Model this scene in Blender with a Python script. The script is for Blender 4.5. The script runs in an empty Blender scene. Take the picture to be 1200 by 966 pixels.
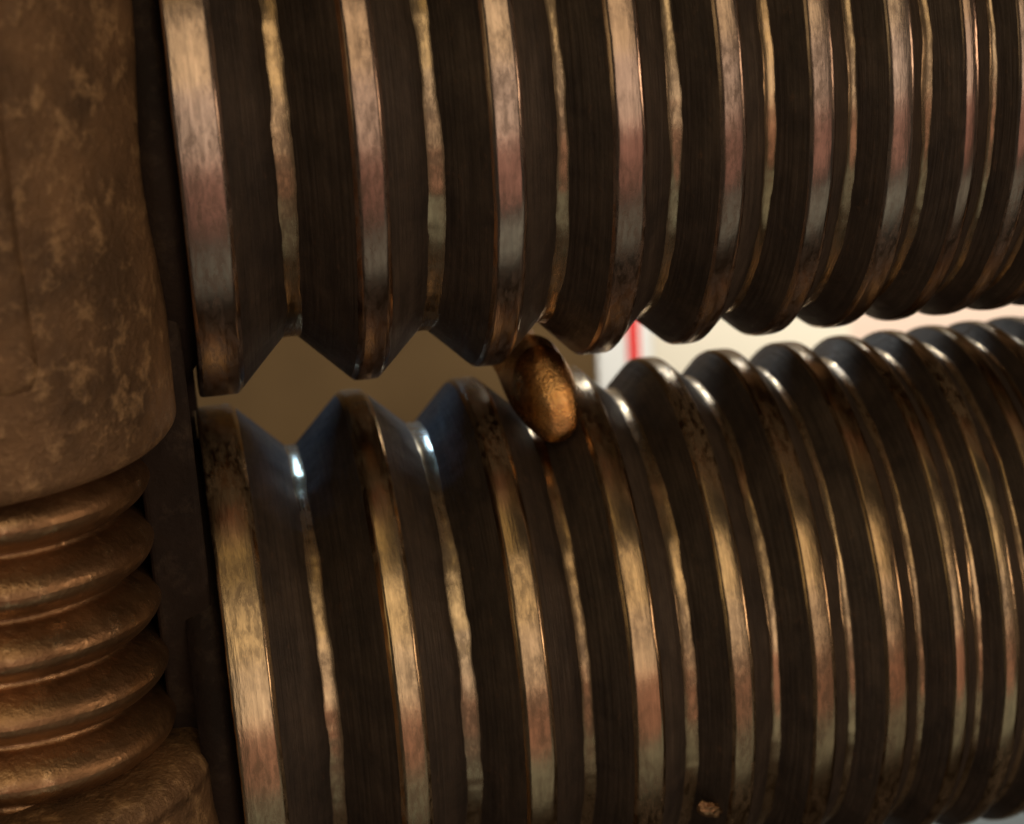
import bpy, bmesh, math, random
import numpy as np
from mathutils import Matrix, Vector

# ---------------------------------------------------------------- units
# All sizes below are written in rod radii; one rod radius is 20 mm.
U = 0.02
S = bpy.context.scene
COL = S.collection
rng = np.random.default_rng(7)
random.seed(7)

# ---------------------------------------------------------------- camera
cam_d = bpy.data.cameras.new('camera')
cam = bpy.data.objects.new('camera', cam_d)
COL.objects.link(cam)
S.camera = cam
RIGHT = Vector((0.9804868, -0.1877359, -0.0583166))
UP = Vector((0.1131009, 0.2960748, 0.948445))
FWD = Vector((0.1607911, 0.9365335, -0.3115305))
CAM = Vector((-1.3235196, -7.2799878, 1.1835607))
mw = Matrix.Identity(4)
for i in range(3):
    mw[i][0] = RIGHT[i]; mw[i][1] = UP[i]; mw[i][2] = -FWD[i]; mw[i][3] = CAM[i] * U
cam.matrix_world = mw
cam_d.sensor_width = 36.0
cam_d.lens = 36.0 * 2410.539 / 1200.0
cam_d.clip_start = 0.002
cam_d.clip_end = 50.0
cam_d.dof.use_dof = True
cam_d.dof.focus_distance = 6.8 * U
cam_d.dof.aperture_fstop = 36.0
cam_d.dof.aperture_blades = 0

# ---------------------------------------------------------------- world, exposure
W = bpy.data.worlds.new('World')
S.world = W
W.use_nodes = True
bg = W.node_tree.nodes['Background']
bg.inputs['Color'].default_value = (1.0, 0.84, 0.68, 1)
bg.inputs['Strength'].default_value = 0.035
S.render.engine = 'CYCLES'
S.cycles.use_denoising = True
S.cycles.max_bounces = 8
S.cycles.sample_clamp_indirect = 4.0
S.view_settings.view_transform = 'Standard'
S.view_settings.look = 'None'
S.view_settings.exposure = 0.1
S.view_settings.gamma = 1.0
S.view_settings.use_curve_mapping = False

# ---------------------------------------------------------------- lamps
def lamp(name, loc, aim, sx, sy, radiance, color, spread=180):
    d = bpy.data.lights.new(name, 'AREA')
    d.shape = 'RECTANGLE'
    d.size = sx * U; d.size_y = sy * U
    d.energy = radiance * math.pi * sx * sy * U * U
    d.color = color
    d.spread = math.radians(spread)
    o = bpy.data.objects.new(name, d)
    COL.objects.link(o)
    o.location = Vector(loc) * U
    o.rotation_euler = (Vector(aim) - Vector(loc)).to_track_quat('-Z', 'Y').to_euler()
    return o

C0 = Vector((0.2, -0.8, -1.0))
def front(name, elev, L, x0, x1, sy, radiance, color):  # added area lamps stand in for the coloured surroundings reflected in the lands
    e = math.radians(elev)
    p = C0 + Vector((0, -math.cos(e), math.sin(e))) * L
    p.x = (x0 + x1) / 2
    return lamp(name, p, (p.x, C0.y, C0.z), x1 - x0, sy, radiance, color)

front('lamp_gold', 67, 12, -3.5, 0.4, 5.2, 0.45, (1.0, 0.70, 0.30))
front('lamp_amber', 37, 12, -3.0, 5.0, 6.2, 1.08, (1.0, 0.77, 0.48))
front('lamp_cream', 8, 12, -2.6, 5.6, 6.4, 0.92, (1.0, 0.80, 0.64))
front('lamp_rose', -20, 12, -2.6, 7.0, 6.6, 0.36, (1.0, 0.52, 0.40))
front('lamp_grey', -50, 7.0, -2.2, 7.0, 2.7, 0.20, (0.93, 1.0, 0.84))
lamp('lamp_side', (-12.0, -5.8, 3.0), (1.0, -0.8, -1.2), 5.0, 7.0, 0.45, (1.0, 0.74, 0.36))
lamp('lamp_right', (11.0, -7.5, 0.5), (-0.7, -0.8, -1.0), 3.4, 3.4, 0.21, (1.0, 0.70, 0.48), 34)  # added weak lamp that lifts the right-facing groove walls
lamp('lamp_rear_window', (-0.70, 3.6, 1.65), (-0.70, 0, -1.1), 0.24, 1.0, 2.6, (0.32, 0.60, 1.0), 26)
lamp('lamp_groove_glint', (2.3, 3.6, 1.5), (1.2, 0, -1.1), 2.2, 1.2, 1.5, (0.90, 0.97, 1.0), 40)  # added unseen lamp for pale glints in the right-hand groove bottoms
lamp('lamp_backdrop', (3.4, 2.0, -0.3), (2.9, 4.1, -2.6), 5.0, 0.7, 9.5, (1.0, 0.93, 0.82), 120)  # added lamp hidden behind the upper roll to brighten the card

# ---------------------------------------------------------------- helpers
def tag(o, label=None, cat=None, kind=None, group=None):
    if label: o['label'] = label
    if cat: o['category'] = cat
    if kind: o['kind'] = kind
    if group: o['group'] = group
    return o

def empty(name, M=None):
    o = bpy.data.objects.new(name, None)
    o.empty_display_size = 0.01
    COL.objects.link(o)
    if M is not None: o.matrix_world = M
    return o

def mesh_obj(name, verts, faces, mat, parent=None, uvs=None, smooth=True):
    me = bpy.data.meshes.new(name)
    v = np.asarray(verts, float) * U
    me.from_pydata(v.tolist(), [], faces)
    if smooth:
        me.polygons.foreach_set('use_smooth', [True] * len(me.polygons))
    if uvs is not None:
        lay = me.uv_layers.new(name='UVMap')
        idx = np.empty(len(me.loops), int); me.loops.foreach_get('vertex_index', idx)
        lay.data.foreach_set('uv', np.asarray(uvs, float)[idx].ravel())
    me.update()
    o = bpy.data.objects.new(name, me)
    COL.objects.link(o)
    me.materials.append(mat)
    if parent is not None: o.parent = parent
    return o

def bm_obj(name, bm, mat, parent=None, smooth=False):
    me = bpy.data.meshes.new(name)
    bmesh.ops.scale(bm, vec=(U, U, U), verts=bm.verts)
    bm.normal_update(); bm.to_mesh(me); bm.free()
    if smooth: me.polygons.foreach_set('use_smooth', [True] * len(me.polygons))
    o = bpy.data.objects.new(name, me)
    COL.objects.link(o); me.materials.append(mat)
    if parent is not None: o.parent = parent
    return o

def grid_faces(n, m, close=False):
    f = []
    for i in range(n - 1):
        a = i * m; b = a + m
        for j in range(m - 1 + (1 if close else 0)):
            k = (j + 1) % m
            f.append((a + j, b + j, b + k, a + k))
    return f

def noise1(x, seed, octaves=4, f0=1.0):
    r = np.random.default_rng(seed)
    out = np.zeros_like(x, dtype=float); amp = 1.0; f = f0
    for _ in range(octaves):
        t = r.uniform(-1, 1, 4096)
        q = x * f + 700.0; i = np.floor(q).astype(int); u = q - i; u = u * u * (3 - 2 * u)
        out += amp * (t[i % 4096] * (1 - u) + t[(i + 1) % 4096] * u)
        amp *= 0.55; f *= 2.1
    return out

def noise3(p, seed, n=6, f0=1.0, octaves=3):
    r = np.random.default_rng(seed); out = np.zeros(len(p)); amp = 1.0; f = f0
    for _ in range(octaves):
        for _ in range(n):
            k = r.normal(0, 1, 3) * f * 2.0
            out += amp / n * np.sin(p @ k + r.uniform(0, 6.28)) * 1.6
        amp *= 0.5; f *= 2.1
    return out

# ---------------------------------------------------------------- materials
class NT:
    def __init__(s, name):
        s.m = bpy.data.materials.new(name); s.m.use_nodes = True
        s.t = s.m.node_tree; s.b = s.t.nodes['Principled BSDF']
    def n(s, typ, **kw):
        x = s.t.nodes.new(typ)
        for k, v in kw.items(): setattr(x, k, v)
        return x
    def link(s, a, b): s.t.links.new(a, b)
    def coord(s, scale, uv=False):
        tc = s.n('ShaderNodeTexCoord'); mp = s.n('ShaderNodeMapping')
        s.link(tc.outputs['UV' if uv else 'Object'], mp.inputs['Vector'])
        mp.inputs['Scale'].default_value = scale
        return mp.outputs[0]
    def noise(s, vec, scale, detail=4, rough=0.6, dist=0.0):
        x = s.n('ShaderNodeTexNoise'); s.link(vec, x.inputs['Vector'])
        x.inputs['Scale'].default_value = scale; x.inputs['Detail'].default_value = detail
        x.inputs['Roughness'].default_value = rough; x.inputs['Distortion'].default_value = dist
        return x.outputs['Fac']
    def ramp(s, fac, stops, interp='LINEAR'):
        r = s.n('ShaderNodeValToRGB'); s.link(fac, r.inputs[0]); e = r.color_ramp.elements
        r.color_ramp.interpolation = interp
        while len(e) < len(stops): e.new(0.5)
        for x, (p, c) in zip(e, stops):
            x.position = p; x.color = (c, c, c, 1) if not isinstance(c, tuple) else (*c, 1)
        return r.outputs[0]
    def mix(s, fac, a, b, mode='MIX'):
        x = s.n('ShaderNodeMix', data_type='RGBA', blend_type=mode)
        for sock, v in ((x.inputs['Factor'], fac), (x.inputs['A'], a), (x.inputs['B'], b)):
            if isinstance(v, (int, float)): sock.default_value = v
            elif isinstance(v, tuple): sock.default_value = (*v, 1)
            else: s.link(v, sock)
        return x.outputs['Result']
    def bump(s, h, strength, dist):
        x = s.n('ShaderNodeBump'); x.inputs['Strength'].default_value = strength
        x.inputs['Distance'].default_value = dist * U
        s.link(h, x.inputs['Height']); s.link(x.outputs[0], s.b.inputs['Normal'])
    def set(s, **kw):
        for k, v in kw.items():
            i = s.b.inputs[k.replace('_', ' ')]
            if isinstance(v, (int, float)): i.default_value = v
            elif isinstance(v, tuple): i.default_value = (*v, 1)
            else: s.link(v, i)

def land_metal(name, clean, dirty, thr, rough, tint=(0.62, 0.50, 0.44)):
    """worn bright steel: scratches along the turning direction, patches of pits and stain"""
    t = NT(name)
    oi = t.n('ShaderNodeObjectInfo')
    streak = t.noise(t.coord((1.2, 9.0, 1), True), 5.0, 6, 0.65)
    scratch = t.noise(t.coord((0.22, 34.0, 1), True), 4.0, 4, 0.6)
    spots = t.noise(t.coord((2.6, 7.0, 1), True), 6.0, 6, 0.7, 0.25)
    patch = t.noise(t.coord((0.9, 1.4, 1), True), 2.6, 4, 0.6)
    wav = t.noise(t.coord((0.9, 3.0, 1), True), 3.0, 3, 0.55)
    c1 = t.mix(t.ramp(streak, [(0.3, 0.0), (0.7, 1.0)]), tuple(x * 0.70 for x in clean), tuple(min(1, x * 1.15) for x in clean))
    c1 = t.mix(t.ramp(scratch, [(0.30, 0.35), (0.42, 0.0)]), c1, tuple(x * 0.5 + y * 0.3 for x, y in zip(clean, dirty)))
    near = t.ramp(patch, [(0.40, 1.0), (0.62, 0.0)])
    m = t.mix(1.0, t.ramp(spots, [(thr, 1.0), (thr + 0.16, 0.0)]), near, 'MULTIPLY')
    c2 = t.mix(m, c1, dirty)
    c3 = t.mix(t.ramp(patch, [(0.42, 0.6), (0.62, 0.0)]), c2, tuple(x * 0.5 + y * 0.25 for x, y in zip(clean, dirty)))
    c3 = t.mix(t.ramp(oi.outputs['Random'], [(0, 0.0), (1, 0.6)]), c3, t.mix(1.0, c3, tint, 'MULTIPLY'))
    t.set(Base_Color=c3, Metallic=t.ramp(m, [(0, 1.0), (1, 0.5)]),
          Roughness=t.mix(0.5, t.ramp(patch, [(0.35, rough + 0.14), (0.65, rough - 0.05)]), t.ramp(scratch, [(0.3, rough + 0.08), (0.6, rough - 0.02)])))
    t.bump(t.mix(0.5, t.mix(0.4, streak, spots), t.mix(0.12, wav, scratch)), 0.28, 0.012)
    return t.m

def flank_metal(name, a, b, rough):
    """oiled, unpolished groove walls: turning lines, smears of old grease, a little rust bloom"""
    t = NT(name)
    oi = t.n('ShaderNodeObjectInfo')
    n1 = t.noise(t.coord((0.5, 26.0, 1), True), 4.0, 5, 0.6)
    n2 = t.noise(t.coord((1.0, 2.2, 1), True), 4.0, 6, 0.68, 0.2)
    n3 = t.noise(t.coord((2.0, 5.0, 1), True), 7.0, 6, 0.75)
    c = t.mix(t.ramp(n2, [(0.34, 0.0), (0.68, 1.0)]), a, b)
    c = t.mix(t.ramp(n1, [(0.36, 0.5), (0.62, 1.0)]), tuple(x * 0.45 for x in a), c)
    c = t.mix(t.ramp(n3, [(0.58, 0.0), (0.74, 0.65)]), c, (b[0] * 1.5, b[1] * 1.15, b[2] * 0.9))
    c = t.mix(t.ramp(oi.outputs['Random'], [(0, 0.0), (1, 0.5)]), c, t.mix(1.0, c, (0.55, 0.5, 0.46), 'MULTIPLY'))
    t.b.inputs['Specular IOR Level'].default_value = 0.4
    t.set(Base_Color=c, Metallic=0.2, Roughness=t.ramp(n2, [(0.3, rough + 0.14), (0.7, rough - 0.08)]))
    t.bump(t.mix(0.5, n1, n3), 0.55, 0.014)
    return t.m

def cast_iron(name, a, b, c, scale=2.2, rough=0.62, metal=0.25, bmp=0.5):
    t = NT(name)
    v = t.coord((1 / U, 1 / U, 1 / U))
    n1 = t.noise(v, scale, 5, 0.62, 0.0); n2 = t.noise(v, scale * 3.4, 6, 0.72, 0.1); n3 = t.noise(v, scale * 14, 3, 0.6)
    col = t.mix(t.ramp(n1, [(0.36, 0.0), (0.66, 1.0)]), a, b)
    col = t.mix(t.ramp(n2, [(0.52, 0.0), (0.72, 0.85)]), col, c)
    t.b.inputs['Specular IOR Level'].default_value = 0.5 if metal > 0 else 0.2
    t.set(Base_Color=col, Metallic=metal, Roughness=t.ramp(n2, [(0.35, rough + 0.12), (0.7, rough - 0.15)]))
    t.bump(t.mix(0.35, n2, n3), bmp, 0.03)
    return t.m

M_CREST = land_metal('worn_land_steel', (0.64, 0.51, 0.41), (0.15, 0.10, 0.07), 0.40, 0.19)
M_CREST2 = land_metal('worn_land_steel_gold_lit', (0.68, 0.51, 0.31), (0.15, 0.10, 0.06), 0.42, 0.20, (0.50, 0.40, 0.34))  # gold of the warm light on the lower lands is tinted into this steel
M_ROOT = land_metal('worn_groove_steel', (0.72, 0.56, 0.36), (0.12, 0.08, 0.05), 0.46, 0.23, (0.8, 0.66, 0.5))
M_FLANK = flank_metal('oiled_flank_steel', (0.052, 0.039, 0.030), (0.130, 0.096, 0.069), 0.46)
M_IRON = cast_iron('rusty_cast_iron', (0.115, 0.066, 0.031), (0.28, 0.158, 0.072), (0.64, 0.40, 0.19), 3.0, 0.52, 0.3, 0.9)
M_IRON2 = cast_iron('dark_cast_iron', (0.018, 0.012, 0.009), (0.035, 0.022, 0.015), (0.06, 0.04, 0.024), 2.2, 0.8, 0.0)
M_SCREW = cast_iron('rusty_screw_steel', (0.24, 0.135, 0.066), (0.42, 0.245, 0.12), (0.70, 0.46, 0.25), 3.0, 0.36, 0.9, 0.3)
M_BRONZE = cast_iron('rough_bronze', (0.80, 0.40, 0.12), (1.0, 0.60, 0.25), (0.30, 0.14, 0.05), 7.0, 0.20, 1.0, 0.35)

def plain(name, c, rough=0.8, var=0.15, scale=1.0):
    t = NT(name)
    n = t.noise(t.coord((1 / U,) * 3), scale, 5, 0.6)
    t.set(Base_Color=t.mix(n, tuple(x * (1 - var) for x in c), tuple(min(1, x * (1 + var)) for x in c)), Roughness=rough)
    return t.m

# ---------------------------------------------------------------- setting
def box_bm(x0, x1, y0, y1, z0, z1, bev=0.0, seg=2):
    bm = bmesh.new()
    bmesh.ops.create_cube(bm, size=1.0)
    for v in bm.verts:
        v.co = Vector((x0 + (v.co.x + .5) * (x1 - x0), y0 + (v.co.y + .5) * (y1 - y0), z0 + (v.co.z + .5) * (z1 - z0)))
    if bev: bmesh.ops.bevel(bm, geom=bm.edges[:], offset=bev, segments=seg, affect='EDGES', profile=0.5)
    return bm

bench_z = -9.0
o = bm_obj('bench_top', box_bm(-9, 16, -4.2, 8.2, bench_z - 0.6, bench_z), plain('dark_bench_wood', (0.05, 0.035, 0.022), 0.7))
tag(o, kind='structure')
o = bm_obj('wall', box_bm(-9, 16, 8.2, 8.6, bench_z - 0.6, 9), plain('brown_wall_paint', (0.30, 0.187, 0.078), 0.85, 0.45, 0.6))
tag(o, kind='structure')

# ---------------------------------------------------------------- striped card behind the rods
def card():
    r = empty('striped_card', Matrix.Translation(Vector((4.0, 4.1, bench_z)) * U))
    tag(r, 'upright white card with red stripe and cream and pink bands behind the rolls', 'card')
    h = -1.7 - bench_z
    def band(name, x0, x1, y, za, zb, m):
        return bm_obj(name, box_bm(x0 - 4.0, x1 - 4.0, y - 4.1, y - 4.1 + 0.05, za, zb), m, r)
    white = plain('white_card', (0.86, 0.87, 0.84), 0.6, 0.02)
    red = plain('red_print', (0.80, 0.055, 0.05), 0.6, 0.03)
    cream = plain('cream_print', (0.80, 0.74, 0.60), 0.6, 0.03)
    pink = plain('pink_print', (0.78, 0.60, 0.49), 0.6, 0.03)
    blue = plain('pale_blue_print', (0.60, 0.74, 0.80), 0.6, 0.03)
    zl_ = -4.4 - bench_z
    band('white_panel', 1.165, 9.5, 4.1, 0, h, white)
    band('red_stripe', 1.345, 1.42, 4.094, zl_ + .02, h - .01, red)
    band('cream_band', 1.50, 2.72, 4.094, zl_ + .02, h - .01, cream)
    band('pink_band', 2.72, 9.49, 4.094, zl_ + .02, h - .01, pink)
    band('pale_blue_band', 1.17, 9.49, 4.094, .01, zl_, blue)
card()

# ---------------------------------------------------------------- grooved rolls
def roll(label, P, lands, bottoms, seed, m_land):
    """plain lands with V grooves between them; every groove gets smaller towards the right"""
    r = empty('grooved_roll', Matrix.Translation(Vector(P) * U))
    tag(r, label, 'steel roll', group='pair of grooved steel rolls')
    na = 420
    a = np.linspace(0, 2 * math.pi, na)
    closed = lambda s, o, f0: (lambda v: v * np.minimum(1, (2 * math.pi - a) / 0.3) + v[0] * np.maximum(0, 1 - (2 * math.pi - a) / 0.3))(noise1(a * 3, s, o, f0))
    def ring(name, prof, mat, off):
        m = len(prof)
        V = np.empty((na, m, 3)); UV = np.empty((na, m, 2))
        for j, (zz, rad) in enumerate(prof):
            V[:, j, 0] = zz; V[:, j, 1] = rad * np.sin(a); V[:, j, 2] = rad * np.cos(a)
            UV[:, j, 0] = a + off * 3.7; UV[:, j, 1] = V[:, j, 0] + off * 0.61
        return mesh_obj(name, V.reshape(-1, 3), [f[::-1] for f in grid_faces(na, m)], mat, r, UV.reshape(-1, 2))
    b = 0.010
    one = np.ones(na)
    lerp = lambda p, q, t: p + (q - p) * t
    n = len(lands)
    e = [(l + 0.0017 * closed(seed + 7 * i, 5, 1.5), rr + 0.0017 * closed(seed + 7 * i + 1, 4, 1.5)) for i, (l, rr) in enumerate(lands)]
    g = []
    for i, (p, q) in enumerate(bottoms):
        s = 0.002 + 0.0045 * (q - p) / 0.06
        x0 = p + s * closed(seed + 300 + i, 5, 1.2); x1 = q + s * closed(seed + 400 + i, 5, 1.2)
        g.append((x0, np.maximum(x1, x0 + 0.008)))
    dep = [0.5 * ((p - lands[i][1]) + (lands[i + 1][0] - q)) for i, (p, q) in enumerate(bottoms)]
    gr = [1 - dep[i] + 0.004 * closed(seed + 500 + i, 4, 1.2) for i in range(len(bottoms))]
    for i in range(n):
        x0, x1 = e[i]
        pr = []
        if i: pr += [(lerp(x0, g[i - 1][1], .07), 1 - .07 * dep[i - 1] - .004 + 0 * one)]
        else: pr += [(x0, 0.5 * one), (x0, 0.97 * one)]
        pr += [(x0 - .001, 1 - b * .5 * one), (x0 + b * .4, 1 - b * .12 * one), (x0 + b * 1.2, one), ((x0 + x1) / 2, 1.001 * one), (x1 - b * 1.2, one), (x1 - b * .4, 1 - b * .12 * one), (x1 + .001, 1 - b * .5 * one)]
        if i < n - 1: pr += [(lerp(x1, g[i][0], .07), 1 - .07 * dep[i] - .004 + 0 * one)]
        else: pr += [(x1, 0.97 * one), (x1, 0.5 * one)]
        ring('land', pr, m_land, i)
    for i in range(n - 1):
        x1 = e[i][1]; x0, xe = g[i]; nx = e[i + 1][0]
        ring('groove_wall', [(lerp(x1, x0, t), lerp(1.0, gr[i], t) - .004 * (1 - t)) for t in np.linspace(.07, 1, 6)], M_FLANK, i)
        ring('groove_bottom', [(x0, gr[i]), (lerp(x0, xe, .15), gr[i] - .0025), (lerp(x0, xe, .5), gr[i] - .003), (lerp(x0, xe, .85), gr[i] - .0025), (xe, gr[i])], M_ROOT, i)
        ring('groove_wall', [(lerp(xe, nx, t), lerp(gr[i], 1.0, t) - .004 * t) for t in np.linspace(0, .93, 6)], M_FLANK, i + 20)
    l = lands[0][0]; q = lands[-1][1]
    ring('journal', [(l - 1.6 + 0 * one, .02 * one), (l - 1.6 + 0 * one, .52 * one), (l - .12 + 0 * one, .52 * one), (l - .12 + 0 * one, .91 * one), (l - .035 + 0 * one, .93 * one), (l - .012 + 0 * one, .90 * one), (l + .01 + 0 * one, .86 * one)], M_IRON2, 3)
    ring('journal', [(q + 0 * one, .56 * one), (q + .06 + 0 * one, .52 * one), (q + 1.6 + 0 * one, .52 * one), (q + 1.6 + 0 * one, .02 * one)], M_FLANK, 5)
    return r

roll('upper grooved steel roll with rose and cream worn lands, above the notched gap', (0, 0, 0), [[-1.2291, -1.0916], [-0.6866, -0.5974], [-0.2478, -0.1575], [0.1436, 0.2369], [0.4938, 0.5664], [0.7921, 0.8652], [1.0597, 1.1351], [1.312, 1.358], [1.5, 1.553], [1.685, 1.735], [1.855, 1.902], [2.02, 2.065], [2.18, 2.225], [2.335, 2.38], [2.49, 2.535], [2.64, 2.8]],
     [[-0.92, -0.8648], [-0.4476, -0.3946], [-0.0278, 0.0169], [0.3453, 0.3833], [0.6614, 0.6965], [0.9366, 0.9689], [1.1921, 1.2242], [1.412, 1.44], [1.606, 1.632], [1.785, 1.808], [1.95, 1.972], [2.11, 2.132], [2.268, 2.29], [2.422, 2.444], [2.574, 2.596]], 11, M_CREST)
roll('lower grooved steel roll with gold-lit worn lands, below the notched gap', (0, 0, -2.12762), [[-1.2475, -1.1095], [-0.6994, -0.6112], [-0.2622, -0.1702], [0.1264, 0.2215], [0.4781, 0.552], [0.7756, 0.8505], [1.042, 1.1171], [1.2974, 1.3434], [1.4854, 1.5384], [1.6704, 1.7204], [1.8404, 1.8874], [2.0054, 2.0504], [2.1654, 2.2104], [2.3204, 2.3654], [2.4754, 2.5204], [2.6254, 2.7854]],
     [[-0.933, -0.8842], [-0.4606, -0.4072], [-0.0427, 0.0011], [0.3286, 0.3731], [0.6448, 0.68], [0.9216, 0.9526], [1.1791, 1.2087], [1.3974, 1.4254], [1.5914, 1.6174], [1.7704, 1.7934], [1.9354, 1.9574], [2.0954, 2.1174], [2.2534, 2.2754], [2.4074, 2.4294], [2.5594, 2.5814]], 2057, M_CREST2)

# ---------------------------------------------------------------- iron block at the left
def lathe(cx, cy, prof, n, rough, seed, mat, name, parent, a0=0, a1=2 * math.pi):
    """turned shape about a vertical axis, roughened like a casting"""
    a = np.linspace(a0, a1, n)
    pr = np.array(prof)
    V = np.empty((len(a), len(pr), 3))
    V[:, :, 0] = pr[None, :, 0] * np.cos(a)[:, None]; V[:, :, 1] = pr[None, :, 0] * np.sin(a)[:, None]; V[:, :, 2] = pr[None, :, 1]
    F = V.reshape(-1, 3)
    nz = noise3(F, seed, 8, 2.0, 4) * rough
    rad = np.hypot(F[:, 0], F[:, 1]) + 1e-6
    F[:, 0] *= 1 + nz / np.maximum(rad, .3); F[:, 1] *= 1 + nz / np.maximum(rad, .3); F[:, 2] += nz * 0.7
    F[:, 0] += cx; F[:, 1] += cy
    return mesh_obj(name, F, [f[::-1] for f in grid_faces(len(a), len(pr))], mat, parent)

def dense(pts, step=0.03):
    out = [pts[0]]
    for p, q in zip(pts[:-1], pts[1:]):
        n = max(1, int(math.hypot(q[0] - p[0], q[1] - p[1]) / step))
        for i in range(1, n + 1): out.append((p[0] + (q[0] - p[0]) * i / n, p[1] + (q[1] - p[1]) * i / n))
    return out

AX, AY = -2.01, -0.716
blk = empty('mill_housing', Matrix.Translation(Vector((AX, AY, bench_z)) * U))
tag(blk, 'dark rusty cast iron housing at left, with round collars and a raised pad', 'mill housing')
def rel(bm):
    bmesh.ops.translate(bm, vec=(-AX, -AY, -bench_z), verts=bm.verts); return bm
bm_obj('body', rel(box_bm(-4.2, -1.45, -0.12, 1.6, bench_z, 2.6, 0.035, 3)), M_IRON2, blk, False)
bm_obj('gap_filler', rel(box_bm(-1.46, -1.254, 0.05, 1.66, bench_z, 2.65, 0.01, 2)), M_IRON2, blk, False)  # added filler that keeps the gap between housing and rolls dark
bm_obj('gap_filler', rel(box_bm(-1.30, -1.238, 0.02, 1.60, -1.10, 2.60, 0.004, 1)), M_IRON2, blk, False)  # second added filler, covers the sliver of wall beside the upper roll
bm_obj('cheek_plate', rel(box_bm(-1.46, -1.275, -0.74, 1.7, bench_z, 2.7, 0.02, 3)), M_IRON2, blk, False)
def arcpts(cx, cz, r, a0, a1, n=6):
    return [(cx + r * math.cos(math.radians(a0 + (a1 - a0) * i / n)), cz + r * math.sin(math.radians(a0 + (a1 - a0) * i / n))) for i in range(n + 1)]
zb = -0.90 - bench_z
lathe(0, 0, dense([(0.3, zb + 0.02)] + arcpts(0.695 - 0.06, zb + 0.06, 0.06, -90, 0) + [(0.695, 2.4 - bench_z)], 0.03), 170, 0.009, 3, M_IRON, 'upper_collar', blk)
zl = -1.99 - bench_z
lathe(0, 0, dense([(0.70, 0.0)] + [(0.695, zl - 0.09)] + arcpts(0.605, zl - 0.09, 0.09, 0, 90) + [(0.2, zl + .01)], 0.03), 170, 0.012, 5, M_IRON, 'lower_collar', blk)
def pad():
    n, m = 30, 40
    V = []
    for i in range(n):
        for j in range(m):
            s = i / (n - 1) * 1.0; t = (j / (m - 1)) ** 1.3 * 2.6
            z = -0.56 + t
            a0 = math.radians(-62.5) - 0.06 * max(0, 1 - t / 0.10) ** 2 - 0.02 * math.sin(t * 3)
            k = min(min(s / 0.07, 1.0), min(t / 0.07, 1.0))
            R_ = 0.685 + 0.045 * math.sqrt(max(0, 1 - (1 - k) ** 2))
            V.append((R_ * math.cos(a0 - s), R_ * math.sin(a0 - s), z - bench_z))
    mesh_obj('raised_pad', V, grid_faces(n, m), M_IRON, blk)
pad()

# ---------------------------------------------------------------- vertical adjusting screw
def adjusting_screw():
    r = empty('adjusting_screw', Matrix.Translation(Vector((AX, AY, -2.1)) * U))
    tag(r, 'rusty vertical screw with coarse rounded thread between the two iron collars', 'screw')
    pitch, r0, r1 = 0.215, 0.462, 0.578
    spt, turns = 130, 6.2
    t = np.linspace(0, turns, int(turns * spt)); a = -2 * math.pi * t + 0.4
    prof = []
    for q in np.linspace(0, 1, 19):
        h = 0.5 + 0.5 * math.cos(2 * math.pi * q)
        prof.append((q * pitch, r0 + (r1 - r0) * (h ** 0.40)))
    n, m = len(t), len(prof)
    V = np.empty((n, m, 3))
    for j, (dz, rad) in enumerate(prof):
        V[:, j, 0] = rad * np.cos(a); V[:, j, 1] = rad * np.sin(a); V[:, j, 2] = pitch * t + dz - 0.05
    F = V.reshape(-1, 3)
    nz = 0.012 * noise3(F, 21, 8, 3.0, 3)
    F[:, 0] *= 1 + nz; F[:, 1] *= 1 + nz
    mesh_obj('screw_thread', F, [f[::-1] for f in grid_faces(n, m)], M_SCREW, r)
adjusting_screw()

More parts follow.
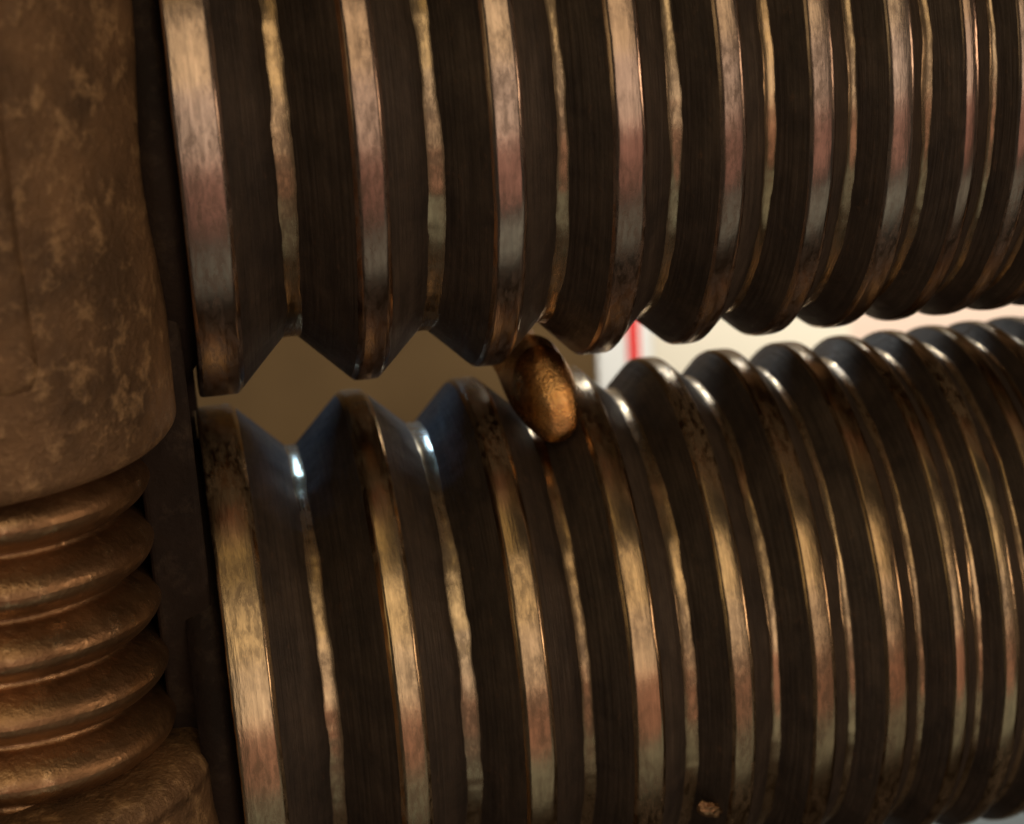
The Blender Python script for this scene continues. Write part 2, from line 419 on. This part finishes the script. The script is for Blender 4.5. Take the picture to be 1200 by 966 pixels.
# ---------------------------------------------------------------- bronze bar coming out of the third groove
def bar():
    yy = np.concatenate([np.linspace(1.6, .1, 20), np.linspace(.08, -.27, 26), -.27 - .17 * np.sin(np.linspace(0.04, math.pi / 2, 40))])
    m = 64; a = np.linspace(0, 2 * math.pi, m, endpoint=False)
    V = np.empty((len(yy), m, 3))
    for i, y in enumerate(yy):
        q = np.clip((0.05 - y) / .2, 0, 1); q = q * q * (3 - 2 * q)
        hx = .118 - .006 * q; hz = .122 + .040 * q; p = 1.15 + .95 * q
        if y < -.27:
            k = math.sqrt(max(0.0, 1 - ((-.27 - y) / .17) ** 2)) ** 0.9
            hx *= k; hz *= k
        c, s_ = np.cos(a), np.sin(a); e_ = np.clip((-.05 - y) / .45, 0, 1)
        V[i, :, 0] = .012 * e_ + .035 * np.clip((-.27 - y) / .17, 0, 1) + hx * np.sign(c) * np.abs(c) ** (2 / p); V[i, :, 2] = -.02 * e_ - .065 * np.clip((-.27 - y) / .17, 0, 1) + hz * np.sign(s_) * np.abs(s_) ** (2 / p); V[i, :, 1] = y
    F = V.reshape(-1, 3)
    w = np.clip((0.05 - F[:, 1]) / .2, 0, 1)
    F[:, 0] += noise3(F, 33, 8, 5.0, 3) * .005 * w; F[:, 2] += noise3(F, 34, 8, 5.0, 3) * .005 * w; F[:, 1] += noise3(F, 35, 8, 6.0, 3) * .004 * w
    o = mesh_obj('bronze_bar', F, [f[::-1] for f in grid_faces(len(yy), m, True)], M_BRONZE)
    o.location = Vector((-0.012, 0, -1.0638)) * U
    tag(o, 'rough bronze bar end poking out of a groove between the two rolls', 'bronze bar')
bar()

# ---------------------------------------------------------------- chip of swarf low on the lower rod
def chip():
    bm = bmesh.new()
    bmesh.ops.create_icosphere(bm, subdivisions=3, radius=1.0)
    for v in bm.verts:
        p = np.array([[v.co.x, v.co.y, v.co.z]])
        k = 1 + 0.35 * float(noise3(p, 91, 8, 1.3, 3)[0])
        v.co = Vector((v.co.x * 0.05 * k, v.co.y * 0.022 * k, v.co.z * 0.034 * k))
    o = bm_obj('metal_chip', bm, M_SCREW, None, False)
    o.location = Vector((0.41, -0.885, -2.530)) * U
    o.rotation_euler = (0.3, 0.5, 0.2)
    tag(o, 'tiny brown crumb of swarf stuck low on the lower grooved roll', 'swarf')
chip()
